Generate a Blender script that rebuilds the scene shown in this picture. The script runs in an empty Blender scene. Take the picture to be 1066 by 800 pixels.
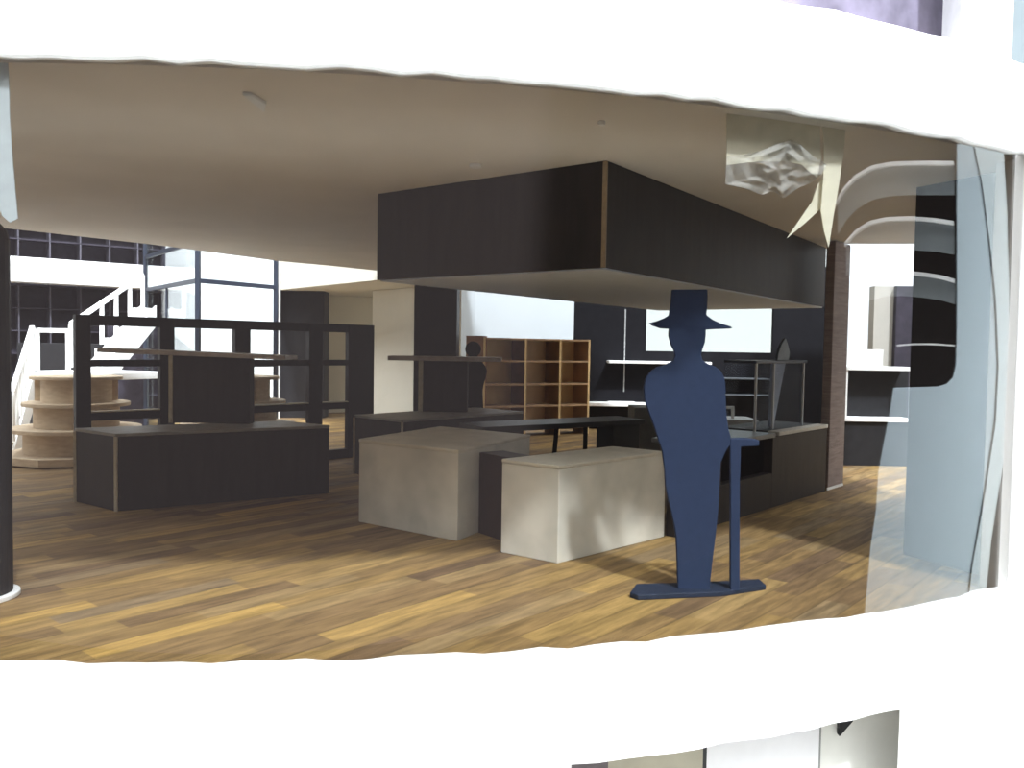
import bpy, bmesh, math, random
from mathutils import Vector, Matrix
random.seed(4)
S = bpy.context.scene
COL = S.collection
PI = math.pi

# ------------------------------------------------------------ camera
F_PX, W_PX, H_PX = 880.0, 1066.0, 800.0
pitch, roll = math.atan(38 / 880.0), math.radians(0.9)
FW = Vector((0, math.cos(pitch), -math.sin(pitch)))
R0 = Vector((1, 0, 0)); U0 = Vector((0, math.sin(pitch), math.cos(pitch)))
RT = math.cos(roll) * R0 + math.sin(roll) * U0
UP = -math.sin(roll) * R0 + math.cos(roll) * U0
EYE = Vector((0, 0, 1.6))
cam_d = bpy.data.cameras.new('camera'); cam = bpy.data.objects.new('camera', cam_d); COL.objects.link(cam)
cam_d.sensor_width = 36; cam_d.lens = 36 * F_PX / W_PX; cam_d.clip_start = 0.05
m3 = Matrix((RT, UP, -FW)).transposed()
cam.matrix_world = Matrix.Translation(EYE) @ m3.to_4x4()
S.camera = cam

# ------------------------------------------------------------ sky, sun, exposure
SKY_FRONT, SKY_BACK, SKY_LOW, SKY_LOW_RIGHT = 14.5, 4.0, 0.15, 0.026
SUN_POWER, SUN_ELEV, SUN_SIZE = 8.5, 50, 4
S.view_settings.view_transform = 'Standard'; S.view_settings.look = 'None'
S.view_settings.gamma = 1; S.view_settings.exposure = 0.0
S.view_settings.use_curve_mapping = False
wd = bpy.data.worlds.new('World'); S.world = wd; wd.use_nodes = True
nt = wd.node_tree; nt.nodes.clear()
wo = nt.nodes.new('ShaderNodeOutputWorld'); bg = nt.nodes.new('ShaderNodeBackground')
tc = nt.nodes.new('ShaderNodeTexCoord'); sx = nt.nodes.new('ShaderNodeSeparateXYZ')
def wmath(op, p, q):
    k = nt.nodes.new('ShaderNodeMath'); k.operation = op
    for i, v in enumerate((p, q)):
        if isinstance(v, (int, float)): k.inputs[i].default_value = v
        else: nt.links.new(v, k.inputs[i])
    return k.outputs[0]
def wramp(src, f0, f1, t0, t1, smooth=True):
    k = nt.nodes.new('ShaderNodeMapRange'); k.interpolation_type = 'SMOOTHSTEP' if smooth else 'LINEAR'
    for i, v in enumerate((f0, f1, t0, t1)): k.inputs[i + 1].default_value = v
    nt.links.new(src, k.inputs[0]); return k.outputs[0]
nt.links.new(tc.outputs['Generated'], sx.inputs[0])
high = wmath('MULTIPLY', wramp(sx.outputs[2], .44, .74, 0, 1), wramp(sx.outputs[1], -.75, -.08, SKY_FRONT, SKY_BACK, False))
low = wramp(sx.outputs[0], .42, .50, SKY_LOW, SKY_LOW_RIGHT)      # surroundings behind the viewer: paler straight back, dark to the right
nt.links.new(wmath('ADD', high, low), bg.inputs[1])
cmix = nt.nodes.new('ShaderNodeMix'); cmix.data_type = 'RGBA'
nt.links.new(wramp(sx.outputs[2], .2, .5, 0, 1), cmix.inputs[0])
cmix.inputs[6].default_value = (1.0, .86, .90, 1); cmix.inputs[7].default_value = (.93, .97, 1.0, 1)
nt.links.new(cmix.outputs[2], bg.inputs[0]); nt.links.new(bg.outputs[0], wo.inputs[0])

sun_d = bpy.data.lights.new('sun', 'SUN'); sun_d.energy = SUN_POWER; sun_d.angle = math.radians(SUN_SIZE); sun_d.color = (.84, .91, 1.0)
sun = bpy.data.objects.new('sun', sun_d); COL.objects.link(sun); sun.location = (6, -12, 18)
ce_, se_ = math.cos(math.radians(SUN_ELEV)), math.sin(math.radians(SUN_ELEV))
sun.rotation_euler = Vector((-.48 * ce_, .877 * ce_, -se_)).to_track_quat('-Z', 'Y').to_euler()

# ------------------------------------------------------------ measuring helpers (photogrammetry from known heights)
def ray(px, py): return FW + RT * ((px - 533) / F_PX) - UP * ((py - 400) / F_PX)
def G(px, py, z=0.0):
    d = ray(px, py); p = EYE + d * ((z - 1.6) / d.z); return Vector((p.x, p.y))
def P(px, py, depth):
    d = ray(px, py); return EYE + d * (depth / d.y)
def Z(px, py, depth): return P(px, py, depth).z
def X(px, depth, py=380): return P(px, py, depth).x
CX, CY, RAD = -2.18, 14.172, 10.195          # the bow window's circle
def arc_pt(x, r=RAD): return Vector((x, CY - math.sqrt(r * r - (x - CX) ** 2)))
def arc_a(a, r=RAD): return Vector((CX + r * math.sin(a), CY - r * math.cos(a)))

# ------------------------------------------------------------ materials
MATS = {}
def mat(name, col, rough=0.6, var=0.08, scale=6.0, bump=0.0, spec=0.3, stretch=None, metal=0.0):
    if name in MATS: return MATS[name]
    m = bpy.data.materials.new(name); m.use_nodes = True; n = m.node_tree.nodes; l = m.node_tree.links
    b = n['Principled BSDF']; b.inputs['Roughness'].default_value = rough
    b.inputs['Specular IOR Level'].default_value = spec; b.inputs['Metallic'].default_value = metal
    t = n.new('ShaderNodeTexCoord'); mp = n.new('ShaderNodeMapping'); l.new(t.outputs['Object'], mp.inputs[0])
    if stretch: mp.inputs['Scale'].default_value = stretch
    nz = n.new('ShaderNodeTexNoise'); nz.inputs['Scale'].default_value = scale; nz.inputs['Detail'].default_value = 5
    l.new(mp.outputs[0], nz.inputs['Vector'])
    rp = n.new('ShaderNodeValToRGB'); l.new(nz.outputs['Fac'], rp.inputs[0])
    rp.color_ramp.elements[0].position = 0.3; rp.color_ramp.elements[1].position = 0.7
    rp.color_ramp.elements[0].color = tuple(c * (1 - var) for c in col) + (1,)
    rp.color_ramp.elements[1].color = tuple(min(1, c * (1 + var)) for c in col) + (1,)
    l.new(rp.outputs[0], b.inputs['Base Color'])
    if bump:
        bp = n.new('ShaderNodeBump'); bp.inputs['Strength'].default_value = bump; bp.inputs['Distance'].default_value = 0.02
        l.new(nz.outputs['Fac'], bp.inputs['Height']); l.new(bp.outputs[0], b.inputs['Normal'])
    MATS[name] = m; return m
white = mat('white_card', (.86, .86, .85), .6, .02, 5, .05)
warm = mat('cream_card', (.80, .76, .63), .6, .03, 4)
ceil_m = mat('ceiling_card', (.80, .755, .69), .8, .04, 1.5)
dark = mat('dark_brown_card', (.030, .026, .025), .55, .18, 14, .05, .25, (1, 1, .15))
dark2 = mat('black_card', (.016, .016, .018), .5, .15, 10, .03, .25)
purple = mat('black_violet_card', (.034, .030, .042), .5, .35, 5, .03, .25)
tan = mat('cut_board_edge', (.55, .50, .38), .7, .12, 30)
stone = mat('pale_stone_paper', (.66, .63, .55), .65, .16, 3.2, .05)
wood = mat('pale_balsa_wood', (.62, .50, .36), .65, .12, 7, .08, .25, (1, 1, 4))
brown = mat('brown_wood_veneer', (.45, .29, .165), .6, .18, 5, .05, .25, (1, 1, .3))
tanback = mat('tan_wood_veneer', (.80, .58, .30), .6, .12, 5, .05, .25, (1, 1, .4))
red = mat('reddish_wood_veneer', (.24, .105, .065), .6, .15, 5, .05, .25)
navy = mat('navy_card', (.022, .036, .080), .7, .06, 20, .02, .2)
steel = mat('blue_grey_metal', (.022, .030, .05), .4, .1, 8, 0, .4)
grey = mat('grey_card', (.20, .21, .20), .5, .1, 6)
greytop = mat('grey_laminate', (.17, .185, .185), .35, .1, 9, .0, .5)
jamb_m = mat('brown_grey_veneer', (.27, .22, .21), .6, .22, 9, .1, .3, (.4, .4, 5))
blue = mat('blue_grey_paint', (.52, .62, .68), .5, .03, 3)
pale = mat('pale_plastic', (.72, .74, .74), .4, .05, 12, .2)
upper_m = mat('violet_blurred_print', (.26, .23, .31), .7, .75, 1.3)
ground_m = mat('pale_grey_table', (.70, .68, .63), .7, .06, 2)

def floor_mat():
    m = bpy.data.materials.new('ochre_planks'); m.use_nodes = True; n = m.node_tree.nodes; l = m.node_tree.links
    b = n['Principled BSDF']; b.inputs['Roughness'].default_value = .62; b.inputs['Specular IOR Level'].default_value = .2
    t = n.new('ShaderNodeTexCoord'); mp = n.new('ShaderNodeMapping'); mp.vector_type = 'POINT'
    mp.inputs['Rotation'].default_value = (0, 0, -math.radians(50)); l.new(t.outputs['Object'], mp.inputs[0])
    s = n.new('ShaderNodeSeparateXYZ'); l.new(mp.outputs[0], s.inputs[0])
    def M(op, a, bb=None):
        k = n.new('ShaderNodeMath'); k.operation = op
        for i, v in enumerate((a, bb)):
            if v is None: continue
            if isinstance(v, (int, float)): k.inputs[i].default_value = v
            else: l.new(v, k.inputs[i])
        return k.outputs[0]
    row = M('DIVIDE', s.outputs[1], .17); rid = M('FLOOR', row)
    wn0 = n.new('ShaderNodeTexWhiteNoise'); wn0.noise_dimensions = '1D'; l.new(rid, wn0.inputs['W'])
    along = M('ADD', M('DIVIDE', s.outputs[0], 1.15), M('MULTIPLY', wn0.outputs['Value'], 7.3)); cid = M('FLOOR', along)
    cv = n.new('ShaderNodeCombineXYZ'); l.new(rid, cv.inputs[0]); l.new(cid, cv.inputs[1])
    wn = n.new('ShaderNodeTexWhiteNoise'); wn.noise_dimensions = '2D'; l.new(cv.outputs[0], wn.inputs['Vector'])
    rp = n.new('ShaderNodeValToRGB'); l.new(wn.outputs['Value'], rp.inputs[0]); cr = rp.color_ramp
    cr.elements[0].position = 0; cr.elements[0].color = (.16, .10, .055, 1)
    cr.elements[1].position = 1; cr.elements[1].color = (.43, .27, .085, 1)
    for p_, c_ in ((.25, (.215, .135, .062, 1)), (.5, (.27, .17, .07, 1)), (.72, (.33, .21, .075, 1)), (.86, (.235, .165, .095, 1))):
        e = cr.elements.new(p_); e.color = c_
    mp2 = n.new('ShaderNodeMapping'); mp2.inputs['Scale'].default_value = (1.2, 9, 1); l.new(mp.outputs[0], mp2.inputs[0])
    nz = n.new('ShaderNodeTexNoise'); nz.inputs['Scale'].default_value = 2.5; nz.inputs['Detail'].default_value = 6; l.new(mp2.outputs[0], nz.inputs['Vector'])
    mrr = n.new('ShaderNodeMapRange'); l.new(nz.outputs['Fac'], mrr.inputs[0]); mrr.inputs[1].default_value = .3; mrr.inputs[2].default_value = .7
    mrr.inputs[3].default_value = .62; mrr.inputs[4].default_value = 1.3
    seam = M('ADD', M('MULTIPLY', M('LESS_THAN', M('FRACT', row), .05), -.35), 1.0)
    fac = M('MULTIPLY', mrr.outputs[0], seam)
    vm = n.new('ShaderNodeVectorMath'); vm.operation = 'SCALE'; l.new(rp.outputs[0], vm.inputs[0]); l.new(fac, vm.inputs['Scale'])
    l.new(vm.outputs[0], b.inputs['Base Color'])
    return m

def glass_mat(name, tint, boost=1.0, rough=0.0):
    m = bpy.data.materials.new(name); m.use_nodes = True; n = m.node_tree.nodes; l = m.node_tree.links; n.clear()
    o = n.new('ShaderNodeOutputMaterial'); mx = n.new('ShaderNodeMixShader')
    tr = n.new('ShaderNodeBsdfTransparent'); tr.inputs[0].default_value = tint + (1,)
    gl = n.new('ShaderNodeBsdfGlossy'); gl.inputs['Roughness'].default_value = rough
    geo = n.new('ShaderNodeNewGeometry'); io = n.new('ShaderNodeMapRange'); l.new(geo.outputs['Backfacing'], io.inputs[0])
    io.inputs[3].default_value = 1.49; io.inputs[4].default_value = 1 / 1.49
    fr = n.new('ShaderNodeFresnel'); l.new(io.outputs[0], fr.inputs['IOR'])
    k = n.new('ShaderNodeMath'); k.operation = 'MULTIPLY'; k.use_clamp = True; k.inputs[1].default_value = boost
    l.new(fr.outputs[0], k.inputs[0]); l.new(k.outputs[0], mx.inputs[0])
    l.new(tr.outputs[0], mx.inputs[1]); l.new(gl.outputs[0], mx.inputs[2]); l.new(mx.outputs[0], o.inputs[0])
    return m
acetate = glass_mat('clear_acetate', (.97, .97, .96), 3.6)
acrylic = glass_mat('clear_acrylic', (.92, .95, .96), .8)
box_acrylic = glass_mat('thin_clear_acrylic', (.9, .92, .94), .08)

def sheet_mat(name, col, opac, rough=.3, wr=0.0):
    m = bpy.data.materials.new(name); m.use_nodes = True; n = m.node_tree.nodes; l = m.node_tree.links
    b = n['Principled BSDF']; b.inputs['Roughness'].default_value = rough; b.inputs['Base Color'].default_value = col + (1,)
    t = n.new('ShaderNodeTexCoord'); nz = n.new('ShaderNodeTexNoise'); nz.inputs['Scale'].default_value = 9
    l.new(t.outputs['Object'], nz.inputs['Vector'])
    r = n.new('ShaderNodeMapRange'); l.new(nz.outputs['Fac'], r.inputs[0]); r.inputs[1].default_value = .3; r.inputs[2].default_value = .7
    r.inputs[3].default_value = opac * (1 - wr); r.inputs[4].default_value = min(1, opac * (1 + wr)); l.new(r.outputs[0], b.inputs['Alpha'])
    return m
reflection_sheet = sheet_mat('crumpled_reflection_sheet', (.62, .61, .57), .25, .25, .5)  # translucent colours for reflections, put onto sheets inside the pane
cream_reflection = sheet_mat('cream_reflection_sheet', (.95, .90, .72), .72, .5, .08)

# ------------------------------------------------------------ object helpers
def tag(o, label=None, cat=None, group=None, kind=None):
    if label: o['label'] = label
    if cat: o['category'] = cat
    if group: o['group'] = group
    if kind: o['kind'] = kind
    return o
def thing(name, loc, label, cat, group=None):
    o = bpy.data.objects.new(name, None); COL.objects.link(o); o.location = loc; o.empty_display_size = .1
    return tag(o, label, cat, group)
def wloc(o):
    v = Vector((0, 0, 0))
    while o: v = v + o.location; o = o.parent
    return v
class MB:
    """collects pieces in world coordinates, links them as one mesh"""
    def __init__(s): s.bm = bmesh.new()
    def prism(s, pts, z0, z1, top=None):
        a = [s.bm.verts.new((p[0], p[1], z0 if not callable(z0) else z0(p))) for p in pts]
        b = [s.bm.verts.new((p[0], p[1], z1 if not callable(z1) else z1(p))) for p in (top or pts)]
        n = len(pts); fs = [s.bm.faces.new(a[::-1]), s.bm.faces.new(b)]
        for i in range(n): fs.append(s.bm.faces.new((a[i], a[(i + 1) % n], b[(i + 1) % n], b[i])))
        return s
    def slab(s, pts3, d):                       # polygon in 3-D extruded by vector d
        a = [s.bm.verts.new(p) for p in pts3]; b = [s.bm.verts.new(Vector(p) + Vector(d)) for p in pts3]
        n = len(a); s.bm.faces.new(a[::-1]); s.bm.faces.new(b)
        for i in range(n): s.bm.faces.new((a[i], a[(i + 1) % n], b[(i + 1) % n], b[i]))
        return s
    def box(s, x0, x1, y0, y1, z0, z1): return s.prism([(x0, y0), (x1, y0), (x1, y1), (x0, y1)], z0, z1)
    def beam(s, a, b, w, h=None, up=(0, 0, 1)):  # bar of rectangular section between two points
        a, b = Vector(a), Vector(b); h = h or w; d = (b - a).normalized(); u = Vector(up)
        if abs(d.dot(u)) > .98: u = Vector((0, 1, 0))
        x = d.cross(u).normalized(); y = x.cross(d).normalized()
        q = [a + x * i * w / 2 + y * j * h / 2 for i, j in ((-1, -1), (1, -1), (1, 1), (-1, 1))]
        return s.slab(q, b - a)
    def wall(s, a, b, t, z0, z1):               # upright panel from a to b (2-D), thickness t to the left of a->b
        a, b = Vector(a[:2]), Vector(b[:2]); d = (b - a).normalized(); n = Vector((-d.y, d.x)) * t
        return s.prism([a, b, b + n, a + n], z0, z1)
    def cyl(s, c, r, z0, z1, n=40, a0=0.0):
        return s.prism([(c[0] + r * math.cos(a0 + 2 * PI * i / n), c[1] + r * math.sin(a0 + 2 * PI * i / n)) for i in range(n)], z0, z1)
    def build(s, name, m, parent=None, bevel=.006, seg=2, smooth=False):
        bmesh.ops.recalc_face_normals(s.bm, faces=s.bm.faces[:])
        if parent is None:
            xs = [v.co for v in s.bm.verts]
            o3 = Vector((sum(v.x for v in xs) / len(xs), sum(v.y for v in xs) / len(xs), min(v.z for v in xs)))
        else: o3 = wloc(parent)
        for v in s.bm.verts: v.co -= o3
        me = bpy.data.meshes.new(name); s.bm.to_mesh(me); s.bm.free(); me.materials.append(m)
        if smooth:
            for p in me.polygons: p.use_smooth = True
        o = bpy.data.objects.new(name, me); COL.objects.link(o)
        if parent is None: o.location = o3
        else: o.parent = parent
        if bevel:
            b = o.modifiers.new('bevel', 'BEVEL'); b.width = bevel; b.segments = seg; b.limit_method = 'ANGLE'; b.angle_limit = math.radians(40)
        return o
def struct(o, label=None):
    o['kind'] = 'structure'
    if label: o['label'] = label
    return o
def part(o, label): o['label'] = label; return o
def cent(pts): return sum((Vector(p[:2]) for p in pts), Vector((0, 0))) / len(pts)

UU = Vector((.585, .811)).normalized()          # direction of the bar, soffit and planks
VV = Vector((-UU.y, UU.x))

# ============================================================ SETTING
A0, A1 = -0.42, 0.625                          # angular ends of the bow window
NA = 72
ang = [A0 + (A1 - A0) * i / NA for i in range(NA + 1)]
def ring_slab(r_out, r_in, z0, z1, wob=0.0):
    mb = MB(); n = len(ang); V = []
    for i, a in enumerate(ang):
        po, pi = arc_a(a, r_out), arc_a(a, r_in)
        j = wob * (random.random() - .5); k = wob * (random.random() - .5)
        V.append([mb.bm.verts.new((po.x, po.y, z0 + j)), mb.bm.verts.new((po.x, po.y, z1 + k)), mb.bm.verts.new((pi.x, pi.y, z1 + k)), mb.bm.verts.new((pi.x, pi.y, z0 + j))])
    for i in range(n - 1):
        for e in range(4): mb.bm.faces.new((V[i][e], V[i][(e + 1) % 4], V[i + 1][(e + 1) % 4], V[i + 1][e]))
    mb.bm.faces.new(V[0]); mb.bm.faces.new(V[-1][::-1])
    return mb
arc_in = [arc_a(a, RAD - .05) for a in ang]
# floor: one slab from the bow window back to the rear wall
fl = MB(); fl.prism(arc_in + [(9.5, 8.0), (11.0, 21.0), (-12.5, 21.0), (-9.0, 6.0)], -.12, 0)
struct(fl.build('floor', floor_mat(), None, 0), 'ochre and brown plank floor behind the bow window')
# ceiling over the front of the shop
ce = MB(); ce.prism(arc_in + [(5.6, 7.5), G(1010, 254, 2.9), G(880, 254, 2.9), G(866, 258, 2.9), Vector((3.6, 13.6)), Vector((2.1, 14.4)), Vector((.6, 15.2)), Vector((-.9, 16.6)), G(340, 276.5, 2.9), G(290, 272, 2.9), G(161, 255, 2.9), G(9, 238, 2.9), (-8.2, 6.8), (-7.2, 5.2)], 2.9, 3.06)
struct(ce.build('ceiling', ceil_m, None, 0), 'beige card ceiling over the front of the shop')
# white curved fascia bands (slab edges) above and below the window
t1 = ring_slab(RAD + .045, RAD - .05, 2.905, 3.475, .022).build('trim_1', white, None, .02, 2)
struct(t1, 'broad white curved band above the bow window')
t2 = ring_slab(RAD + .045, RAD - .05, -.545, .055, .022).build('trim_2', white, None, .02, 2)
struct(t2, 'broad white curved band below the bow window')
# curved acetate pane
pane = ring_slab(RAD + .004, RAD - .004, .0, 2.95)
po = pane.build('window_1', acetate, None, 0, smooth=False)
for p in po.data.polygons: p.use_smooth = abs(p.normal.z) < .5
struct(po, 'curved clear acetate window pane')
e = po.modifiers.new('es', 'EDGE_SPLIT'); e.split_angle = math.radians(30)
# right end post of the window and dark end wall inside it
p1 = arc_a(A1, RAD + .08)
pr = MB(); pr.prism([arc_a(.571, RAD + .07), arc_a(.66, RAD + .07), arc_a(.66, RAD - .2), arc_a(.574, RAD - .2)], -.1, 3.0)
struct(pr.build('trim_3', white, None, .01), 'white upright post at the right end of the window')
ew = MB(); ew.wall(G(946, 577, 0), G(1056, 607, 0), -.06, 0, 2.9)
struct(ew.build('wall_right', dark2, None, 0), 'dark end wall right of the shelving')
sw = MB(); sw.wall((3.75, 6.15), (8.7, 8.8), .1, 0, 2.9)  # unseen wall added to stop sun leaking in at the right
struct(sw.build('wall_right_blocker', white, None, 0), 'unseen side wall at the right, added to block sun')
# unseen left side wall, added against light leaking in
lw = MB(); lw.wall((-7.0, 5.3), (-9.6, 15.5), .1, 0, 4.4)
struct(lw.build('wall_left', white, None, 0))
# rear walls
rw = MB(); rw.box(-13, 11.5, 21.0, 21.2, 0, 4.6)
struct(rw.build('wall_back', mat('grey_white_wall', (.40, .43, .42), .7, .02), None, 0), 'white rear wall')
rs = MB(); rs.wall((8.6, 9.0), (9.6, 21), -.12, 0, 4.4)
struct(rs.build('wall_side', white, None, 0))

# mezzanine slab in the rear left: white fascia, beige underside
mz = MB(); mz.prism([G(393, 291.6, 2.75), G(431, 287.5, 2.75), (X(477, 16.6), 16.6), (-1.15, 20.9), (-7.4, 20.9), G(291, 302, 2.75)], 2.75, 3.75)
struct(mz.build('trim_4', mat('cream_white_card', (.84, .81, .72), .7, .02), None, 0), 'white upper floor edge behind the glass enclosure')
bw = MB(); bw.wall(G(286, 306, 2.74), G(388, 310, 2.74), .1, 0, 2.74)
struct(bw.build('wall_beige', warm, None, 0), 'beige rear wall behind the open dark frame')
pw = MB(); pw.wall(G(388, 303, 2.74), G(476, 296.5, 2.74), .1, 0, 2.74)
struct(pw.build('wall_cream', mat('pale_cream_card', (.74, .72, .64), .6, .03), None, 0), 'pale cream wall beside the dark column')
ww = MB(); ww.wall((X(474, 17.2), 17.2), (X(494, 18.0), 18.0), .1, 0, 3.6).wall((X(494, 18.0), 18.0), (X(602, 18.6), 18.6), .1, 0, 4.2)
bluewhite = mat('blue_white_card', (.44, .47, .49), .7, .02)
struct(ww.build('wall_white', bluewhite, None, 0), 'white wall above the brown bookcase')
rl = MB(); rl.wall((X(140, 18.6), 18.6), (X(289, 17.9), 17.9), .12, 0, 4.6)
struct(rl.build('wall_rear_left', white, None, 0), 'bright white wall behind the glass enclosure')
# dark columns
def column(pxl, pxr, depth, w, z1, lab, m=dark2, nm='column'):
    a, b = X(pxl, depth), X(pxr, depth)
    mb = MB(); mb.box(a, b, depth, depth + w, 0, z1)
    return tag(mb.build(nm, m), lab, 'column')
column(290, 337, 18.3, .5, 2.75, 'black square column behind the open dark frame')
column(430.5, 475, 13.4, .7, 2.88, 'black square column behind the second dark counter')

# ------------------------------------------------------------ rear left: dark grid shelving and white balcony band
gy0, gy1 = 15.6, 17.6
ga, gb = Vector((X(-14, gy0), gy0)), Vector((X(172, gy1), gy1))
gd = (gb - ga).normalized(); gn = Vector((-gd.y, gd.x)); gl = (gb - ga).length
root = thing('shelving_wall', (cent([ga, gb]).x, cent([ga, gb]).y, 0), 'tall black grid shelving wall behind the white staircase', 'shelving')
mb = MB(); mb.wall(ga + gn * .3, gb + gn * .3, .06, 0, 4.5); mb.build('back_panel', purple, root, 0)
mb = MB(); NV = int(gl / .47)
for i in range(NV + 1):
    q = ga + gd * (gl * i / NV); mb.wall(q - gd * .012, q + gd * .012, .3, 0, 4.5)
part(mb.build('divider', mat('grey_violet_edge', (.085, .08, .10), .5, .1), root, 0), 'grey uprights of the grid')
mb = MB()
for k in range(11): mb.wall(ga, gb, .3, .04 + k * .43, .065 + k * .43)
mb.build('shelf', purple, root, 0)
mb = MB(); mb.wall(ga - gn * .5, gb - gn * .5, .42, 2.66, 3.12)
struct(mb.build('trim_5', white, None, .01), 'bright white balcony band across the black grid shelving')

# ------------------------------------------------------------ glass lift enclosure with blue-grey frame
c0 = Vector((X(206, 13.0), 13.0)); cl = Vector((X(152, 15.6), 15.6)); cr_ = Vector((X(287, 14.3), 14.3))
root = thing('glass_enclosure', (c0.x, c0.y, 0), 'tall glass enclosure with thin blue-grey frame beside the staircase', 'enclosure')
for q in (c0, cl, cr_):
    mb = MB(); mb.box(q.x - .035, q.x + .035, q.y - .035, q.y + .035, 0, 4.2); mb.build('post', steel, root)
for z in (1.25, 2.55, 3.15):
    for q in (cl, cr_):
        mb = MB(); mb.beam((c0.x, c0.y, z), (q.x, q.y, z), .05, .07); mb.build('rail', steel, root)
qm = c0.lerp(cl, .55); mb = MB(); mb.box(qm.x - .02, qm.x + .02, qm.y - .02, qm.y + .02, 0, 2.55); mb.build('mullion', steel, root)
mb = MB(); mb.beam((c0.lerp(cl, .55).x, c0.lerp(cl, .55).y, 1.98), (cl.x, cl.y, 1.98), .03, .05); mb.build('rail', steel, root)
for q in (cl, cr_):
    mb = MB(); mb.wall(c0, q, .012, .02, 4.1); mb.build('glass_panel', acrylic, root, 0)
mb = MB(); mb.box(cl.x - .02, cl.x + .12, cl.y - .03, cl.y + .03, 0, 4.2); mb.build('edge_strip', acrylic, root, 0)

# ------------------------------------------------------------ white staircase
land = [G(36, 386, 1.13), G(116, 389, 1.13)]
lz = 1.13
la, lb = land
root = thing('staircase', (la.x, la.y, 0), 'white staircase with white railings turning at a landing, far left', 'staircase')
ld = (lb - la).normalized(); ln = Vector((-ld.y, ld.x))
mb = MB(); mb.prism([la, lb, lb + ln * 1.1, la + ln * 1.1], lz - .1, lz); mb.build('landing', white, root)
# upper flight: rises away to the right
NU = 6; u0 = Vector((X(88, 13.4), 13.4)); ud = Vector((.18, .98)).normalized(); un = Vector((ud.y, -ud.x))
for i in range(NU):
    q = u0 + ud * (.24 * i); z = lz + .175 * (i + 1)
    mb = MB(); mb.prism([q, q + un * .28, q + un * .28 + ud * .26, q + ud * .26], z - .175, z); mb.build('step', white, root)
ue = u0 + ud * .24 * NU
for s_ in (0, .28):
    mb = MB(); o_ = un * s_
    p = [Vector((u0.x + o_.x, u0.y + o_.y, lz - .35)), Vector((ue.x + o_.x, ue.y + o_.y, lz + .175 * NU - .30)), Vector((ue.x + o_.x, ue.y + o_.y, lz + .175 * NU + .05)), Vector((u0.x + o_.x, u0.y + o_.y, lz + .05))]
    mb.slab(p, Vector((un.x, un.y, 0)) * .04); mb.build('stringer', white, root)
def rail_run(a, b, za, zb, n, h=.72, w=.05):
    for i in range(n):
        t = i / (n - 1); q = a.lerp(b, t); z = za + (zb - za) * t
        m_ = MB(); m_.box(q.x - w / 2, q.x + w / 2, q.y - w / 2, q.y + w / 2, z, z + h); m_.build('baluster', white, root, .003)
    m_ = MB(); m_.beam((a.x, a.y, za + h), (b.x, b.y, zb + h), w * 1.1, w * 1.2); m_.build('handrail', white, root, .004)
rail_run(Vector((X(74, 13.2), 13.2)), Vector((X(149, 15.0), 15.0)), lz + .05, Z(149, 327, 15.0), 6, .68, .055)
fa, fb = Vector((X(39, 13.0), 13.0)), Vector((X(71, 13.0), 13.0))
rail_run(fa, fb, lz, lz, 2, .62, .055)
# lower flight: comes down towards the viewer on the left
d0 = Vector((X(34, 13.0), 13.0)); d1 = Vector((X(12, 11.6), 11.6)); dd = (d1 - d0); NL = 6
dn = Vector((-1, -.1)).normalized() * .9
for i in range(NL):
    q = d0 + dd * (i / NL); q2 = d0 + dd * ((i + 1) / NL); z = lz - .175 * (i + 1)
    mb = MB(); mb.prism([q, q + dn, q2 + dn, q2], z - .1, z); mb.build('step', white, root)
mb = MB(); mb.slab([(d0.x, d0.y, lz - .5), (d0.x, d0.y, lz + .06), (d1.x, d1.y, .12), (d1.x, d1.y, 0.0), (d1.x * .75 + d0.x * .25, d1.y * .75 + d0.y * .25, 0)], (.04, 0, 0)); mb.build('stringer', white, root)
rail_run(d0, d1, lz, .2, 7, .66, .06)
# dark panel under the stairs
mb = MB(); mb.wall((X(112, 15.4), 15.4), (X(152, 15.8), 15.8), .1, 0, 1.95)
tag(mb.build('stair_panel', purple), 'dark violet panel under the white upper stair flight', 'panel')
mb = MB(); mb.wall((X(18, 14.9), 14.9), (X(108, 15.3), 15.3), .08, 0, 1.55)
tag(mb.build('dark_screen', dark2), 'black screen behind the stair landing', 'panel')

# ------------------------------------------------------------ open dark frame (partition with openings)
q0, q1 = G(79, 441, .28), G(389.5, 476, 0)
q0 = Vector((X(79, 9.35, 380), 9.35)); q1 = Vector((X(389.5, 12.25, 400), 12.25))
root = thing('open_partition', (cent([q0, q1]).x, cent([q0, q1]).y, 0), 'long black open frame partition behind the dark counter with tall shelf', 'partition')
qd = (q1 - q0).normalized(); qn = Vector((-qd.y, qd.x))
def hit(px):                                    # where the column of pixel px meets the partition's line
    d = ray(px, 380); dx, dy = d.x, d.y
    # q0 + s qd = t d
    det = qd.x * (-dy) + dx * qd.y; s_ = (-q0.x * (-dy) - dx * q0.y) / det
    return s_
QH = 1.89
for a, b in ((79, 95), (167, 182), (245, 261), (322, 336), (363, 389.5)):
    s0, s1 = hit(a), hit(b); mb = MB(); mb.wall(q0 + qd * s0, q0 + qd * s1, .09, 0, QH); mb.build('post', dark2, root)
for z0, z1 in ((QH - .115, QH), (1.31, 1.39), (.70, .79), (0, .13)):
    mb = MB(); mb.wall(q0 + qn * .01, q1 + qn * .01, .07, z0, z1); mb.build('rail', dark2, root)
mb = MB(); mb.wall(q0 + qn * .005, q1 + qn * .005, .08, .791, .806); part(mb.build('edge_strip', tan, root, 0), 'pale cut edge on the lower rail')

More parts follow.
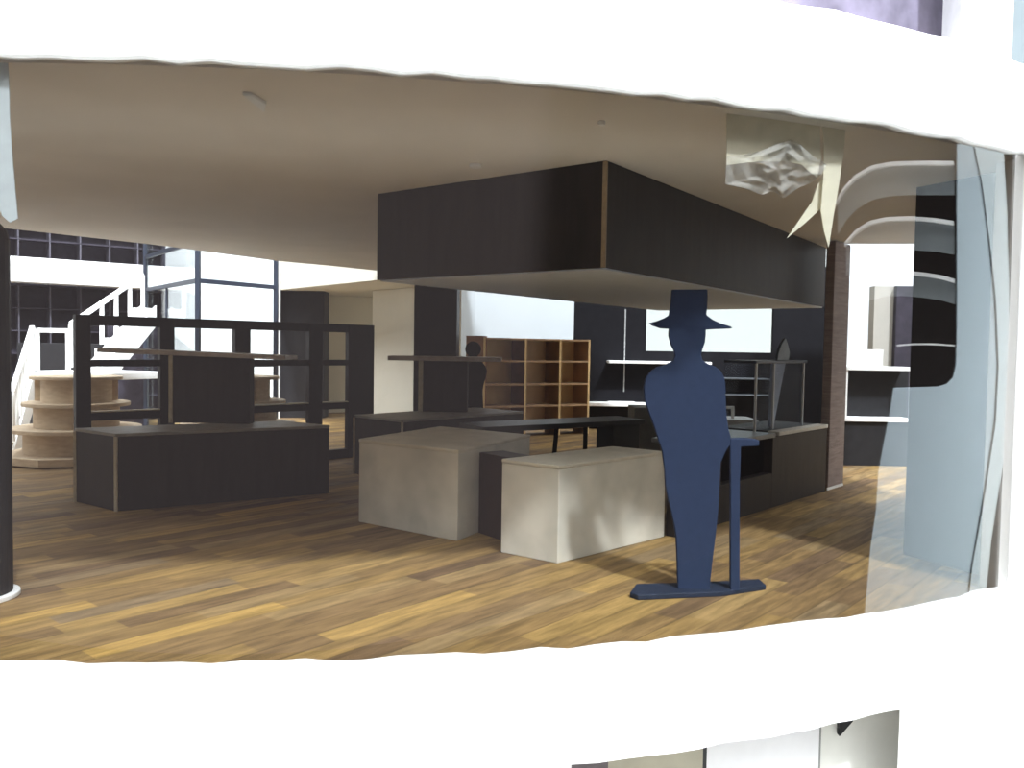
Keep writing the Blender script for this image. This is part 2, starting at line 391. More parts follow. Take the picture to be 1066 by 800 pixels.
# ------------------------------------------------------------ round tiered display tables
def tier_table(c, label, fin=0, tip=0.0):
    root = thing('tiered_table', (c[0], c[1], 0), label, 'display table', 'round tiered display tables')
    for r, z0, z1 in ((.92, .02, .12), (.80, .40, .455), (.655, .735, .785), (.56, 1.085, 1.13)):
        mb = MB(); mb.cyl(c, r, z0, z1, 10 if z0 < .1 else 48, .3); mb.build('tier', wood, root, .008)
    for r, z0, z1 in ((.64, .12, .40), (.52, .455, .735), (.43, .785, 1.085)):
        mb = MB(); mb.cyl(c, r, z0, z1, 48); mb.build('drum', wood, root, .004)
    for k in range(4):
        a = .4 + k * PI / 2 + fin
        mb = MB(); mb.beam((c[0] + .40 * math.cos(a), c[1] + .40 * math.sin(a), .94), (c[0] + .50 * math.cos(a), c[1] + .50 * math.sin(a), .94), .02, .285); mb.build('fin', wood, root, .003)
    return root
tier_table((X(80, 11.3), 11.3), 'pale wooden round tiered table in front of the staircase')
tier_table((X(249, 12.2), 12.2), 'pale wooden round tiered table seen through the frame right of the tall shelf', .5)

# ------------------------------------------------------------ soffit (hanging bulkhead) over the bar
sA = G(631.5, 167, 2.9)
sB = G(393, 202, 2.9); sC = G(860, 258, 2.9); sD = sB + (sC - sA)
ZS = 2.165
mb = MB(); mb.prism([sA, sC, sD, sB], ZS, 2.9)
so = mb.build('trim_6', dark, None, .004); struct(so, 'dark brown box soffit hanging over the bar')
cdir = ((sB - sA).normalized() + (sC - sA).normalized()).normalized()
mb = MB(); mb.prism([sA - cdir * .012, sA + (sC - sA).normalized() * .022, sA + cdir * .02, sA + (sB - sA).normalized() * .03], ZS, 2.895)
part(mb.build('corner_strip', mat('cut_board_edge_warm', (.40, .30, .20), .7, .1, 30), so, 0), 'tan cut edge at the soffit corner')
inset = .03
ctr = (sA + sC + sD + sB) / 4
mb = MB(); mb.prism([p.lerp(ctr, .012) for p in (sA, sC, sD, sB)], ZS - .012, ZS + .002)
part(mb.build('underside', mat('grey_underside', (.64, .70, .80), .6, .06), so, 0), 'grey underside of the soffit')

# paper chip and two round spots on the ceiling
q = [G(*p, 2.9) for p in ((252, 95), (262, 96), (277, 105), (276, 114))]
mb = MB(); mb.prism(q, 2.878, 2.9); tag(mb.build('paper_chip', pale), 'small pale paper chip stuck to the ceiling at left', 'chip')
for px, py, r, lab in ((495, 171, .045, 'larger round white spot on the ceiling left of the soffit corner'), (626.5, 126, .022, 'tiny bright spot on the ceiling above the soffit corner')):
    q = G(px, py, 2.9); mb = MB(); mb.cyl(q, r, 2.875, 2.9, 20); tag(mb.build('ceiling_spot', white), lab, 'spot', 'white ceiling spots')

# ------------------------------------------------------------ bar front wall under the soffit and the jamb at its end
w0 = Vector((1.42, 7.15)); wdir = (Vector((4.02, 10.42)) - w0).normalized()
wend = G(861, 511, 0); wdir = (wend - w0).normalized(); wlen = (wend - w0).length
def wp(px):
    d = ray(px, 450); det = wdir.x * (-d.y) + d.x * wdir.y
    return (-w0.x * (-d.y) - d.x * w0.y) / det
sh0, sh1 = wp(752), wp(805)
root = thing('bar_counter', (w0.lerp(wend, .5).x, w0.lerp(wend, .5).y, 0), 'dark brown bar front with square opening, behind the navy figure', 'bar')
mb = MB(); T = .10
def seg(a, b, z0, z1): mb.wall(w0 + wdir * a, w0 + wdir * b, T, z0, z1)
seg(0, sh0, 0, .72); seg(sh1, wlen - .06, 0, .735); seg(sh0, sh1, 0, .36)
mb.build('front_panel', dark, root, .004)
mb = MB(); wn_ = Vector((-wdir.y, wdir.x))
mb.wall(w0 + wdir * (sh0 - .25) - wn_ * .02, w0 + wdir * (sh1 + .02) - wn_ * .02, .62, .725, .77); mb.build('worktop', greytop, root)
mb = MB(); mb.wall(w0 + wdir * (wp(810)) - wn_ * .015, wend - wdir * .07 - wn_ * .015, .13, .735, .775); part(mb.build('sill', mat('pale_cut_edge', (.68, .66, .60), .6, .05, 20), root), 'pale sill strip on the bar front')
for s_ in (wp(792), wp(800)):
    mb = MB(); q = w0 + wdir * s_ + wn_ * .42; mb.box(q.x - .06, q.x + .06, q.y - .05, q.y + .05, 0, .725); mb.build('leg', dark2, root)
jw = .10
je = Vector((G(877.5, 506, 0)))
root = thing('end_pier', (wend.x, wend.y, 0), 'brown-grey veneered pier at the right end of the bar, floor to ceiling', 'pier')
mb = MB(); jn = (je - wend); jnn = jn.normalized(); back = Vector((-jnn.y, jnn.x)) * .10
mb.prism([wend + jnn * .02, je, je + back, wend + back + jnn * .01], .03, 2.88); mb.build('pier_body', jamb_m, root, .006)
mb = MB(); mb.prism([wend + jnn * .0 - back * .03, je - back * .03, je + back * .1, wend + back * .1], .0, .03); part(mb.build('foot_strip', white, root, .004), 'white strip at the foot')

# ------------------------------------------------------------ bar interior: back wall, shelves, acrylic box
by = 16.9
def bx(px): return X(px, by)
mb = MB()
mb.box(bx(597), bx(672), by, by + .12, 0, 3.3); mb.box(bx(804), bx(872), by, by + .12, 0, 3.3)
mb.box(bx(672), bx(804), by, by + .12, 0, Z(738, 366.5, by))
struct(mb.build('wall_bar', mat('matte_black', (.011, .011, .013), .9, .1, 8, 0, .05), None, 0), 'black rear wall of the bar with a wide opening')
mb = MB(); mb.box(bx(650) - .012, bx(650) + .012, by - .006, by, .75, 2.4)
struct(mb.build('trim_7', mat('pale_joint', (.32, .32, .32), .6, .5, 40), None, 0), 'pale joint line in the black bar wall')
def shelf(pl, pr_, py, depth, name, lab, d=.3, t=.05, m=white):
    z = Z((pl + pr_) / 2, py, depth); mb = MB(); mb.box(X(pl, depth), X(pr_, depth), depth, depth + d, z - t, z)
    return tag(mb.build(name, m), lab, 'shelf')
shelf(634, 741, 376.5, 16.5, 'wall_shelf', 'upper white shelf on the black bar wall, level with the figure\'s shoulders', .40)
shelf(613.5, 700, 420.5, 16.4, 'wall_shelf', 'long white shelf on the black bar wall beside the brown bookcase', .50, .06)
shelf(634, 662, 418.5, 16.45, 'shelf_board', 'short thin white board lying on the lower white shelf', .15, .025)
for k, py in enumerate((394, 411)):
    shelf(752, 802, py, 16.5, 'bar_shelf', ('upper' if k == 0 else 'lower') + ' black shelf on the bar wall left of the clear box', .40, .03, mat('shelf_grey', (.06, .065, .07), .4, .1))
# pale boxes and worktop pieces in the bar
mb = MB(); q = P(663, 450, 10.6); mb.box(q.x - .02, q.x + .42, 10.7, 11.3, 0, .86); tag(mb.build('service_block', grey), 'pale grey block left of the navy figure, behind the black table', 'block')
mb = MB(); zt = Z(768, 436, 10.9); mb.box(X(748, 10.9), X(787, 10.9), 10.7, 11.3, zt - .07, zt)
mb.box(X(748, 10.9) + .05, X(787, 10.9) - .05, 10.75, 11.25, 0, zt - .07)
tag(mb.build('back_counter', mat('grey_white_card', (.55, .56, .55), .5, .05)), 'low white-topped counter just behind the bar worktop', 'counter')
q = P(765, 424, 10.9); mb = MB(); zt2 = Z(765, 424.5, 10.9)
mb.beam((X(752, 10.9), 10.9, zt2), (X(765, 10.9), 10.9, zt2), .035); mb.beam((X(764, 10.9), 10.9, zt), (X(764, 10.9), 10.9, zt2 + .017), .035)
mb.beam((X(752, 10.9), 10.9, zt), (X(752, 10.9), 10.9, zt2 + .017), .035)
tag(mb.build('tap', white), 'small white angular tap right of the navy figure', 'tap')
# clear acrylic box, set along the bar wall
def wq(px, off, z): q = w0 + wdir * wp(px) + wn_ * off; return Vector((q.x, q.y, z))
zb0, zb1 = .775, 1.475
qa, qb = wq(801, .16, zb0), wq(850, .16, zb0)
root = thing('acrylic_box', ((qa.x + qb.x) / 2, (qa.y + qb.y) / 2, zb0), 'clear acrylic box standing on the bar next to the pier', 'box')
edge = mat('frosted_edge', (.50, .52, .55), .4, .1, 20)
for o_ in (0, .34):
    mb = MB(); mb.wall(qa + Vector((wn_.x, wn_.y, 0)) * o_, qb + Vector((wn_.x, wn_.y, 0)) * o_, .012, zb0, zb1); mb.build('panel', box_acrylic, root, 0)
for px in (801, 819, 849):
    q = wq(px, .15, zb0); mb = MB(); mb.wall(q - wdir.to_3d() * .012, q + wdir.to_3d() * .012, .02, zb0, zb1); mb.build('edge_strip', edge, root, 0)
mb = MB(); mb.wall(qa, wq(853, .16, 0), .36, zb1, zb1 + .03); part(mb.build('lid', steel, root), 'blue-grey lid')
mb = MB(); mb.slab([wq(829.5, .3, zb0), wq(833, .3, zb0), wq(843, .3, zb1), wq(831, .3, zb1)], wn_.to_3d() * .03); part(mb.build('wedge', mat('frosted_plastic', (.36, .40, .52), .3, .25, 5), root, 0), 'frosted tapering wedge inside')
mb = MB(); zl = zb1 + .03
mb.slab([wq(826, .2, zl), wq(837.5, .2, zl), wq(838.5, .2, zl + .09), wq(836.5, .2, zl + .17), wq(833.5, .2, zl + .25), wq(829.5, .2, zl + .17), wq(827, .2, zl + .09)], wn_.to_3d() * .03)
tag(mb.build('leaf_cutout', mat('dim_plastic', (.085, .11, .13), .3, .2, 6)), 'small leaf-shaped dark plastic piece on the clear box lid', 'ornament')
# plinth that carries the box behind the bar front
mb = MB(); bs = w0 + wdir * (wp(812) + .02) + wn_ * .135; be = wend + wn_ * .135 - wdir * .04
mb.wall(bs, be, .58, 0, .77); tag(mb.build('bar_cabinet', dark2), 'black cabinet behind the bar front under the clear box', 'cabinet')

# ------------------------------------------------------------ black table with thin legs
ta, tb = G(503, 445, .76), G(672, 437, .76); tb2 = G(642, 433, .76); ta2 = ta + (tb2 - tb)
root = thing('black_table', (cent([ta, tb, tb2, ta2]).x, cent([ta, tb, tb2, ta2]).y, 0), 'long low black table with splayed thin legs in front of the brown bookcase', 'table')
mb = MB(); mb.prism([ta, tb, tb2, ta2], .70, .76); mb.build('tabletop', mat('black_laminate', (.022, .027, .027), .4, .1, 8, 0, .5), root)
for (px, py, px2) in ((579.5, 446, 575.5), (609.5, 444, 609), (512, 450, 510)):
    q = P(px, py, ta.lerp(tb, (px - 503) / 169).y + .12); r_ = P(px2, py + 24, q.y)
    mb = MB(); mb.beam((q.x, q.y, .70), (q.x + (r_.x - q.x) * 1.3, q.y, 0), .05); mb.build('leg', dark2, root, .004)
mb = MB(); q = ta.lerp(tb, .80); q2 = ta.lerp(tb, .985); n_ = Vector((-(tb - ta).normalized().y, (tb - ta).normalized().x))
mb.wall(q + n_ * .06, q2 + n_ * .06, .3, 0, .70); mb.build('end_cabinet', mat('charcoal_card', (.05, .055, .055), .5, .1), root)

# ------------------------------------------------------------ brown bookcase
bA, bB = Vector((X(504, 14.8), 14.8)), Vector((X(613, 15.85), 15.85))
bz1 = 1.765; b_d = (bB - bA).normalized(); b_n = Vector((-b_d.y, b_d.x)); bl = (bB - bA).length; DEP = .50
root = thing('bookcase', (cent([bA, bB]).x, cent([bA, bB]).y, 0), 'brown wooden open bookcase of three columns against the white wall', 'bookcase')
mb = MB(); mb.wall(bA + b_n * DEP, bB + b_n * DEP, .03, .05, bz1); part(mb.build('back_panel', tanback, root, 0), 'tan back panel')
for k, t in enumerate((0, 42 / 111, 79 / 111, 1)):
    q = bA + b_d * bl * t
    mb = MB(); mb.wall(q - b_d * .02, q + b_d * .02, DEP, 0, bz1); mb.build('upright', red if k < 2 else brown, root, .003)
    mb = MB(); mb.wall(q - b_d * .02 - b_n * .008, q + b_d * .02 - b_n * .008, .008, 0, bz1); mb.build('edge_strip', tanback, root, 0)
for k in range(5):
    z = [bz1, 1.37, .955, .56, .15][k]
    mb = MB(); mb.wall(bA - b_n * .006, bB - b_n * .006, DEP, z - .035, z); mb.build('shelf', brown, root, .003)
mb = MB(); e0 = bA - b_d * .26 + b_n * .20; mb.wall(e0, bA - b_d * .021, .3, 0, bz1 + .03); part(mb.build('end_panel', mat('rust_veneer', (.36, .19, .11), .6, .1, 5), root, .004), 'reddish end panel')

# black silhouette figure standing behind the second counter
fd = 12.3
def fp(px, py): return P(px, py, fd)
hc = fp(492.5, 363.8)
root = thing('silhouette_figure', (hc.x, fd, 0), 'flat black cut-out of a standing person in front of the brown bookcase', 'figure')
mb = MB(); out = []
for i in range(9, 28): a = PI / 2 + 2 * PI * (i - 9) / 18 * 0 ; 
head = [(hc.x + .115 * math.cos(a), fd, hc.z + .115 * math.sin(a)) for a in [PI * 1.32 - 2 * PI * .82 * k / 22 for k in range(23)]]
body = [fp(*p) for p in ((497.5, 371), (500, 375), (505, 381), (507, 386), (505.5, 394), (503.5, 400), (502.3, 407), (502.5, 414), (503, 424))]
for p in body: p.y = fd
low = [Vector((body[-1].x + .02, fd, .62)), Vector((body[-1].x - .03, fd, .03)), Vector((hc.x - .17, fd, .03)), Vector((hc.x - .21, fd, .62))]
left = [Vector((2 * hc.x - p.x - .02, fd, p.z)) for p in reversed(body)]
mb.slab(head + body + low + left, (0, .035, 0)); mb.build('body', mat('black_paper', (.012, .012, .012), .7, .1), root, .004)
mb = MB(); mb.box(hc.x - .35, hc.x + .35, fd - .12, fd + .16, 0, .03); mb.build('base_plate', dark2, root)

# ------------------------------------------------------------ dark counters with pedestal and shelf
def counter(fl_, h, label, plabel, ped, shelf_px, grp='dark display counters'):
    c = cent(fl_)
    root = thing('display_counter', (c.x, c.y, 0), label, 'counter', grp)
    mb = MB(); mb.prism([p.lerp(c, .004) for p in fl_], 0, h - .03); mb.build('body', dark, root, .006)
    mb = MB(); mb.prism(fl_, h - .03, h); part(mb.build('countertop', mat('grey_counter_top', (.27, .255, .225), .45, .15, 6), root, .004), 'grey top')  # top is a lighter grey than the body
    for p in fl_[:2]:
        d = (p - c).normalized(); q = p - d * .004
        mb = MB(); mb.box(q.x - .014, q.x + .014, q.y - .014, q.y + .014, 0, h - .03); mb.build('edge_strip', tan, root, 0)
    return root
H1 = .735
c1 = [G(78.3, 522.6), G(120.5, 533), G(343, 514)]
c1.append(c1[2] + (c1[0] - c1[1]) * 1.02)
counter(c1, H1, 'large dark brown counter at left with a tall dark board on top', None, None, None)
def pedestal(pl, pr_, pyb, pyt, sl, sr, depth, h0, label, tilt=0.0, th=.05, edgepx=4, dep=.5):
    xl, xr = X(pl, depth), X(pr_, depth); zt = Z((pl + pr_) / 2, pyt, depth)
    root = thing('shelf_stand', ((xl + xr) / 2, depth + .1, h0), label, 'stand', 'T-shaped shelf stands')
    mb = MB(); mb.box(xl, xr, depth, depth + .16, h0, zt); mb.build('upright_panel', dark, root, .004)
    xe = X(pl + edgepx, depth); mb = MB(); mb.box(xl - .003, xe, depth - .012, depth + .15, h0, zt); part(mb.build('edge_strip', tan, root, .002), 'tan cut edge')
    a, b = X(sl, depth), X(sr, depth); mb = MB()
    mb.slab([(a, depth - dep * .3, zt + tilt), (b, depth - dep * .3, zt - tilt), (b, depth - dep * .3, zt - tilt + th), (a, depth - dep * .3, zt + tilt + th)], (0, dep, 0))
    mb.build('shelf_board', mat('grey_brown_board', (.46, .41, .37), .5, .15, 8), root, .004)
    return root
pd1 = .5 * (c1[0].y + c1[2].y) + .15
pedestal(176, 260, 442, 371, 108, 301, 9.05, H1, 'dark T-shaped board with thin long shelf on the left dark counter', .025, .045)
c2 = [G(368.5, 432, .735), G(418.5, 437.5, .735), G(545, 428.5, .735)]
c2.append(c2[2] + (c2[0] - c2[1]))
counter(c2, .735, 'dark brown counter behind the left stone box with a shorter dark board on top', None, None, None)
pedestal(436, 487, 429, 376, 405, 522, 11.15, .735, 'dark T-shaped board with thin shelf on the middle dark counter', .0, .06, 4.5)

# ------------------------------------------------------------ pale stone boxes and brown panel between them
def stone_box(fp_, h, label):
    c = cent(fp_); root = thing('stone_box', (c.x, c.y, 0), label, 'box', 'pale stone display boxes')
    mb = MB(); mb.prism([p.lerp(c, .008) for p in fp_], 0, h - .03); mb.build('body', stone, root, .006)
    mb = MB(); mb.prism(fp_, h - .03, h); mb.build('top_slab', mat('pale_stone_top', (.66, .61, .50), .5, .13, 4), root, .008)
    return root
s1 = [G(372.5, 543.5), G(476, 564), G(476, 564) + Vector((.62, 1.33))]; s1.append(s1[2] + (s1[0] - s1[1]))
stone_box(s1, .755, 'plain pale stone box at left of the pair, in front of the middle dark counter')
s2 = [G(520.5, 575.5), G(580, 587.5), G(692, 559)]; s2.append(s2[2] + (s2[0] - s2[1]))
rt = stone_box(s2, .735, 'pale stone box at right of the pair, directly beside the navy figure')
bp0, bp1 = G(490, 567), G(523, 574)
bp0 = G(489, 562); bp1 = bp0 + (s2[0] - bp0) * 1.0
mb = MB(); mb.wall(bp0 + Vector((.06, .25)), s2[0] + Vector((.10, .28)), .25, 0, .70)
tag(mb.build('brown_block', mat('dark_chocolate_card', (.040, .022, .018), .55, .1)), 'dark chocolate block in the gap between the two stone boxes', 'block')

# ------------------------------------------------------------ navy silhouette man with top hat and cane
md = G(725, 619).y
def mp_(px, py): q = P(px, py, md); return Vector((q.x, md, q.z))
foot = mp_(725, 619)
root = thing('man_silhouette', (foot.x, md, 0), 'large navy blue flat cut-out of a man in a top hat with a cane', 'figure')
bodypx = [(703, 371), (701, 376), (694, 379.5), (684, 382.5), (676.5, 388), (672, 395), (670.3, 404), (671.2, 416), (675, 428), (680, 441), (685, 456), (689.5, 470), (692, 488), (693, 506), (696, 521), (699, 534), (702, 547), (704, 560), (705, 580), (705.5, 600), (706, 616),
          (739, 616), (740, 602), (742, 584), (745, 560), (748, 532), (749.5, 505), (750.5, 482), (756, 470), (760, 464), (761, 455), (758.5, 447), (756.5, 432), (755.8, 415), (755.5, 402), (754.5, 394), (751, 387), (745, 382), (737, 379), (731.5, 375), (730, 370), (731.5, 364), (734, 357), (735, 349), (735, 341), (697, 341), (696.5, 350), (699, 359), (702, 365)]
bodypx = bodypx[::-1]
TH = .04
mb = MB(); mb.slab([mp_(*p) for p in bodypx], (0, TH, 0)); mb.build('body', navy, root, .006)
hatpx = [(676, 336.5), (684, 334.5), (692, 331.5), (697, 328.5), (698.5, 318), (699.5, 308), (700, 301.5), (736.8, 301.5), (737, 310), (736.5, 320), (735.5, 328), (742, 333), (751, 337), (761, 340), (762.5, 342), (755, 342.5), (744, 342.8), (734, 343.5), (718, 343.5), (697, 342.5), (688, 342), (679, 338.8)]
mb = MB(); mb.slab([mp_(*p) for p in hatpx[::-1]], (0, TH, 0)); mb.build('top_hat', navy, root, .006)
canepx = [(760, 462), (760.8, 456.5), (772, 456.5), (783, 457), (790.5, 458.5), (790.5, 464.5), (783, 465), (771.5, 465.5), (770.5, 500), (770.2, 560), (770.2, 616), (760.6, 616), (760.6, 560), (760.6, 500), (760.2, 470)]
mb = MB(); mb.slab([mp_(*p) for p in canepx[::-1]], (0, TH, 0)); mb.build('cane', navy, root, .006)
fz = .045
b0, b1 = G(655, 622), G(797, 614)
mb = MB(); mb.prism([G(655.5, 622.5), G(664, 625.5), G(752, 621.5), G(797.5, 614.5), G(790, 608), G(760, 610), G(662, 613.5)], 0, .035); mb.build('base_plate', mat('navy_black_card', (.018, .026, .05), .6, .1), root, .006)

# ------------------------------------------------------------ right rear: dark shelf unit with white boards, white walls
ry = 11.9
x0, x1 = X(878.5, ry), X(956, ry)
root = thing('shelf_unit', ((x0 + x1) / 2, ry, 0), 'black shelf unit with white shelves right of the pier', 'shelving')
zu, zl_ = Z(915, 382, ry), Z(915, 435.5, ry)
mb = MB(); mb.box(x0, x1, ry + .30, ry + .36, 0, zu - .05); mb.build('back_panel', dark2, root, 0)
for z in (zu, zl_):
    mb = MB(); mb.box(x0, X(949, ry), ry, ry + .30, z - .055, z); part(mb.build('shelf', white, root), 'white shelf')
mb = MB(); mb.box(x0 + .01, X(884, ry), ry + .02, ry + .28, zl_, zu - .055); part(mb.build('upright', white, root), 'white upright')
mb = MB(); x = X(949, ry); mb.box(x - .012, x + .006, ry + .01, ry + .03, zl_, zu - .05); mb.build('rod', mat('pale_rod', (.4, .42, .45), .4, .05), root, 0)
mb = MB(); mb.box(x0, x1, ry + .05, ry + .30, 0, zl_ - .055); mb.build('base_cabinet', dark2, root)
mb = MB(); zb_ = zu; mb.box(X(880, ry), X(921, ry), ry + .06, ry + .28, zu, Z(900, 364, ry)); tag(mb.build('white_box', white), 'white box standing on the upper white shelf right of the pier', 'box')
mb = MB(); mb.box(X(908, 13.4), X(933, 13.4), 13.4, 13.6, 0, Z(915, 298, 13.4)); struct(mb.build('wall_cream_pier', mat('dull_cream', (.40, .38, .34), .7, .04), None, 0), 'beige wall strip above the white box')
mb = MB(); mb.box(X(931, 13.3), X(1010, 13.3), 13.3, 13.5, 0, Z(940, 298, 13.3)); struct(mb.build('wall_dark', purple, None, 0), 'dark wall behind the shelf unit')
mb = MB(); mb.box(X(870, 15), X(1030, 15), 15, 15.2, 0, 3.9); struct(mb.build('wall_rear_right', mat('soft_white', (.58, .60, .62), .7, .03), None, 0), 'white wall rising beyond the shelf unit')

# ------------------------------------------------------------ left black post near the window
pp = P(2, 622, 5.5); pg = G(2, 623)
root = thing('black_post', (pg.x - .16, pg.y, 0), 'black round-topped post at the far left edge, just inside the window', 'post')
mb = MB(); prof = [(0, .04)]
cz = Z(2, 228, pg.y); cxp, cyp = pg.x - .16, pg.y
R_ = G(11, 622).x - cxp
n = 28; rings = [(R_, .03), (R_, cz - .12), (R_ * .93, cz - .06), (R_ * .75, cz - .02), (R_ * .4, cz)]
vs = [[mb.bm.verts.new((cxp + r * math.cos(2 * PI * i / n), cyp + r * math.sin(2 * PI * i / n), z)) for i in range(n)] for r, z in rings]
for a, b in zip(vs, vs[1:]):
    for i in range(n): mb.bm.faces.new((a[i], a[(i + 1) % n], b[(i + 1) % n], b[i]))
mb.bm.faces.new(vs[0][::-1]); mb.bm.faces.new(vs[-1]); mb.build('shaft', dark2, root, .004)
mb = MB(); mb.cyl((cxp, cyp), R_ + .04, 0, .03, 28); part(mb.build('foot_ring', white, root), 'white ring at the foot')

# ------------------------------------------------------------ added sheets inside the pane, standing in for reflections
def on_pane(px, py, off=.03):
    d = ray(px, py); r = RAD - off; ox, oy = EYE.x - CX, EYE.y - CY
    A = d.x ** 2 + d.y ** 2; B = 2 * (ox * d.x + oy * d.y); C_ = ox * ox + oy * oy - r * r
    return EYE + d * ((-B - math.sqrt(B * B - 4 * A * C_)) / (2 * A))
def sheet_obj(px, name, m, label, cat, off, wr=0.0):
    mb = MB(); cpt = on_pane(sum(p[0] for p in px) / len(px), sum(p[1] for p in px) / len(px), off)
    cx_, cy_ = sum(p[0] for p in px) / len(px), sum(p[1] for p in px) / len(px)
    N = len(px); K = 5; rings = []
    for k in range(1, K + 1):
        rings.append([mb.bm.verts.new(on_pane(cx_ + (p[0] - cx_) * k / K, cy_ + (p[1] - cy_) * k / K, off + wr * random.random())) for p in px])
    c = mb.bm.verts.new(cpt)
    for i in range(N): mb.bm.faces.new((c, rings[0][i], rings[0][(i + 1) % N]))
    for a, b in zip(rings, rings[1:]):
        for i in range(N): mb.bm.faces.new((a[i], b[i], b[(i + 1) % N], a[(i + 1) % N]))
    o = mb.build(name, m, None, 0); so_ = o.modifiers.new('s', 'SOLIDIFY'); so_.thickness = .006
    return tag(o, label, cat)
sheet_obj([(756, 163), (770, 162), (790, 158), (806, 152), (822, 146), (832, 150), (845, 162), (860, 172), (855, 182), (843, 190), (830, 196), (815, 206), (806, 198), (793, 203), (775, 196), (755, 192)], 'crumpled_reflection', reflection_sheet, 'crumpled clear sheet standing in for a reflection, high on the right of the window', 'reflection_sheet', .05, .07)
sheet_obj([(756, 109), (790, 114), (830, 119), (853, 122), (853, 140), (854, 165), (850, 185), (838, 172), (815, 168), (790, 168), (756, 172), (756, 140)], 'cream_reflection', cream_reflection, 'cream translucent sheet standing in for a reflection at upper right, behind the crumpled sheet', 'reflection_sheet', .15)
sheet_obj([(855, 122), (880, 127), (878, 155), (873, 190), (867, 225), (862, 258), (857, 240), (854, 220), (857, 175), (857, 150)], 'cream_reflection_strip', cream_reflection, 'narrow cream strip standing in for a reflection, tapering down to the top of the pier', 'reflection_sheet', .15)
sheet_obj([(860, 180), (857, 198), (853, 218), (838, 232), (819, 248), (832, 229), (845, 210), (851, 192)], 'cream_reflection_tail', cream_reflection, 'thin slanting cream tail standing in for a reflection, left of the tapering strip', 'reflection_sheet', .18)
sheet_obj([(8.5, 60), (10, 90), (10.5, 120), (13, 160), (16, 195), (19, 228), (11, 232), (3, 225), (-6, 200), (-8, 120), (-8, 60)], 'side_reflection', sheet_mat('blue_white_reflection_sheet', (.62, .68, .70), .75, .4, .1), 'pale bluish strip standing in for a reflection above the black post at far left', 'reflection_sheet', .06)

# ------------------------------------------------------------ storeys above and below
ua = [a for a in ang]
mb = MB(); V = []
for i, a in enumerate(ang):
    q = arc_a(a, RAD - .55); V.append((mb.bm.verts.new((q.x, q.y, 3.44)), mb.bm.verts.new((q.x, q.y, 5.4))))
for a, b in zip(V, V[1:]): mb.bm.faces.new((a[0], b[0], b[1], a[1]))
o = mb.build('wall_upper', upper_m, None, 0); o.modifiers.new('s', 'SOLIDIFY').thickness = .06; struct(o, 'violet grey blurred wall of the storey above')
mb = MB(); q0_ = P(1000, 30, 5.5); q1_ = P(1046, 30, 5.6); mb.box(q0_.x, q1_.x, 5.5, 5.75, 3.44, 5.4); struct(mb.build('trim_8', pale, None, .01), 'white post of the storey above')
mb = MB(); mb.box(P(1046, 30, 5.9).x, P(1046, 30, 5.9).x + 1.6, 5.95, 6.1, 3.44, 5.4); struct(mb.build('wall_upper_side', mat('dull_blue_grey', (.20, .235, .245), .6, .03), None, 0), 'blue-grey wall of the storey above')
mb = MB(); mb.wall((-1.3, 16.4), (.6, 15.0), .1, 3.07, 6.0); mb.wall((.6, 15.0), (3.5, 13.3), .1, 3.07, 6.0); mb.wall((3.5, 13.3), (4.0, 10.3), .1, 3.07, 6.0); mb.wall((4.0, 10.0), (6.0, 9.4), .1, 3.07, 6.0); struct(mb.build('wall_upper_blocker', white, None, 0), 'unseen wall above the bar, added to block sun')  # unseen wall added to keep sun off the rear bar walls
def lower(pa, pb, m, name, lab, r=.5, dz=0.0):
    # panel of the lower storey following the bow, between two photo columns
    mb = MB(); n_ = 8; V = []
    for i in range(n_ + 1):
        px = pa + (pb - pa) * i / n_; q = on_pane(px, 780, r); V.append((mb.bm.verts.new((q.x, q.y, -2.6)), mb.bm.verts.new((q.x, q.y, -.53))))
    for a, b in zip(V, V[1:]): mb.bm.faces.new((a[0], b[0], b[1], a[1]))
    o = mb.build(name, m, None, 0); so_ = o.modifiers.new('s', 'SOLIDIFY'); so_.thickness = .04; so_.offset = 0
    struct(o, lab); return o
lower(-80, 594, white, 'wall_lower_left', 'white lower storey wall')
lower(594, 632, mat('lower_dark', (.10, .085, .09), .6, .2), 'trim_9', 'dark upright of the lower storey')
lower(632, 730, mat('lower_tan', (.33, .31, .24), .6, .2, 2), 'wall_lower_tan', 'tan lower storey wall')
lower(730, 734, dark2, 'trim_10', 'thin black upright of the lower storey')
lower(734, 850, mat('lower_grey', (.70, .70, .72), .6, .03), 'wall_lower_grey', 'light grey lower storey panel')
lower(850, 852, grey, 'trim_11', 'thin joint of the lower storey')
lower(852, 938, mat('lower_grey_warm', (.62, .62, .58), .6, .03), 'wall_lower_warm', 'warm grey lower storey panel')
lower(938, 1100, white, 'wall_lower_right', 'white lower storey wall at right', .1)
mb = MB(); t3 = [on_pane(*p, .44) for p in ((874, 751), (889, 751), (874, 768))]
mb.slab(t3, (0.0, .06, 0)); tag(mb.build('black_wedge', dark2), 'small black triangular tab under the white lower band', 'tab')
# unseen pale table top, added to bounce light; dark room floor around it
mb = MB(); mb.prism([arc_a(2 * PI * i / 72, RAD + 3.0) for i in range(72)], -2.72, -2.6); struct(mb.build('floor_bounce', ground_m, None, .02), 'unseen pale table top the model stands on, added to bounce light')
mb = MB(); mb.box(-30, 40, -13, 40, -6.1, -6.0); struct(mb.build('floor_outside', mat('dark_floor', (.004, .004, .004), 1.0, .1, 6, 0, 0.0), None, 0), 'dark room floor below the model')

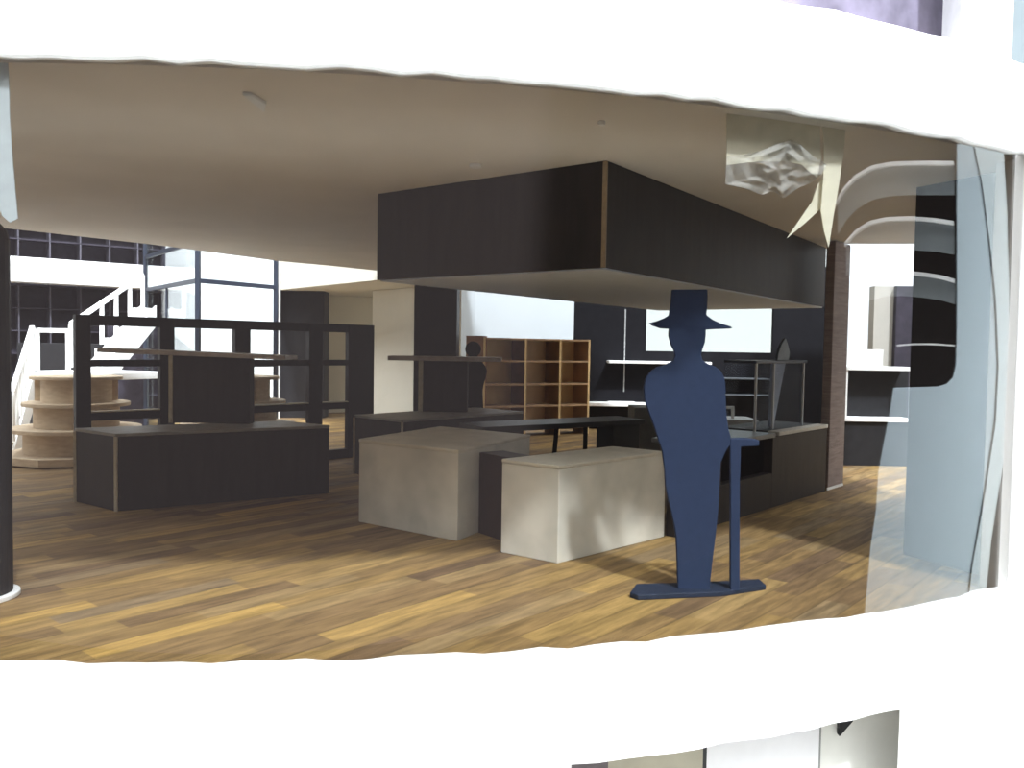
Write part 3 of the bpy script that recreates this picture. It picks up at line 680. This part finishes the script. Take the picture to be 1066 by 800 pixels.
# ------------------------------------------------------------ blue-grey panel standing to the right, seen mirrored in the bow window
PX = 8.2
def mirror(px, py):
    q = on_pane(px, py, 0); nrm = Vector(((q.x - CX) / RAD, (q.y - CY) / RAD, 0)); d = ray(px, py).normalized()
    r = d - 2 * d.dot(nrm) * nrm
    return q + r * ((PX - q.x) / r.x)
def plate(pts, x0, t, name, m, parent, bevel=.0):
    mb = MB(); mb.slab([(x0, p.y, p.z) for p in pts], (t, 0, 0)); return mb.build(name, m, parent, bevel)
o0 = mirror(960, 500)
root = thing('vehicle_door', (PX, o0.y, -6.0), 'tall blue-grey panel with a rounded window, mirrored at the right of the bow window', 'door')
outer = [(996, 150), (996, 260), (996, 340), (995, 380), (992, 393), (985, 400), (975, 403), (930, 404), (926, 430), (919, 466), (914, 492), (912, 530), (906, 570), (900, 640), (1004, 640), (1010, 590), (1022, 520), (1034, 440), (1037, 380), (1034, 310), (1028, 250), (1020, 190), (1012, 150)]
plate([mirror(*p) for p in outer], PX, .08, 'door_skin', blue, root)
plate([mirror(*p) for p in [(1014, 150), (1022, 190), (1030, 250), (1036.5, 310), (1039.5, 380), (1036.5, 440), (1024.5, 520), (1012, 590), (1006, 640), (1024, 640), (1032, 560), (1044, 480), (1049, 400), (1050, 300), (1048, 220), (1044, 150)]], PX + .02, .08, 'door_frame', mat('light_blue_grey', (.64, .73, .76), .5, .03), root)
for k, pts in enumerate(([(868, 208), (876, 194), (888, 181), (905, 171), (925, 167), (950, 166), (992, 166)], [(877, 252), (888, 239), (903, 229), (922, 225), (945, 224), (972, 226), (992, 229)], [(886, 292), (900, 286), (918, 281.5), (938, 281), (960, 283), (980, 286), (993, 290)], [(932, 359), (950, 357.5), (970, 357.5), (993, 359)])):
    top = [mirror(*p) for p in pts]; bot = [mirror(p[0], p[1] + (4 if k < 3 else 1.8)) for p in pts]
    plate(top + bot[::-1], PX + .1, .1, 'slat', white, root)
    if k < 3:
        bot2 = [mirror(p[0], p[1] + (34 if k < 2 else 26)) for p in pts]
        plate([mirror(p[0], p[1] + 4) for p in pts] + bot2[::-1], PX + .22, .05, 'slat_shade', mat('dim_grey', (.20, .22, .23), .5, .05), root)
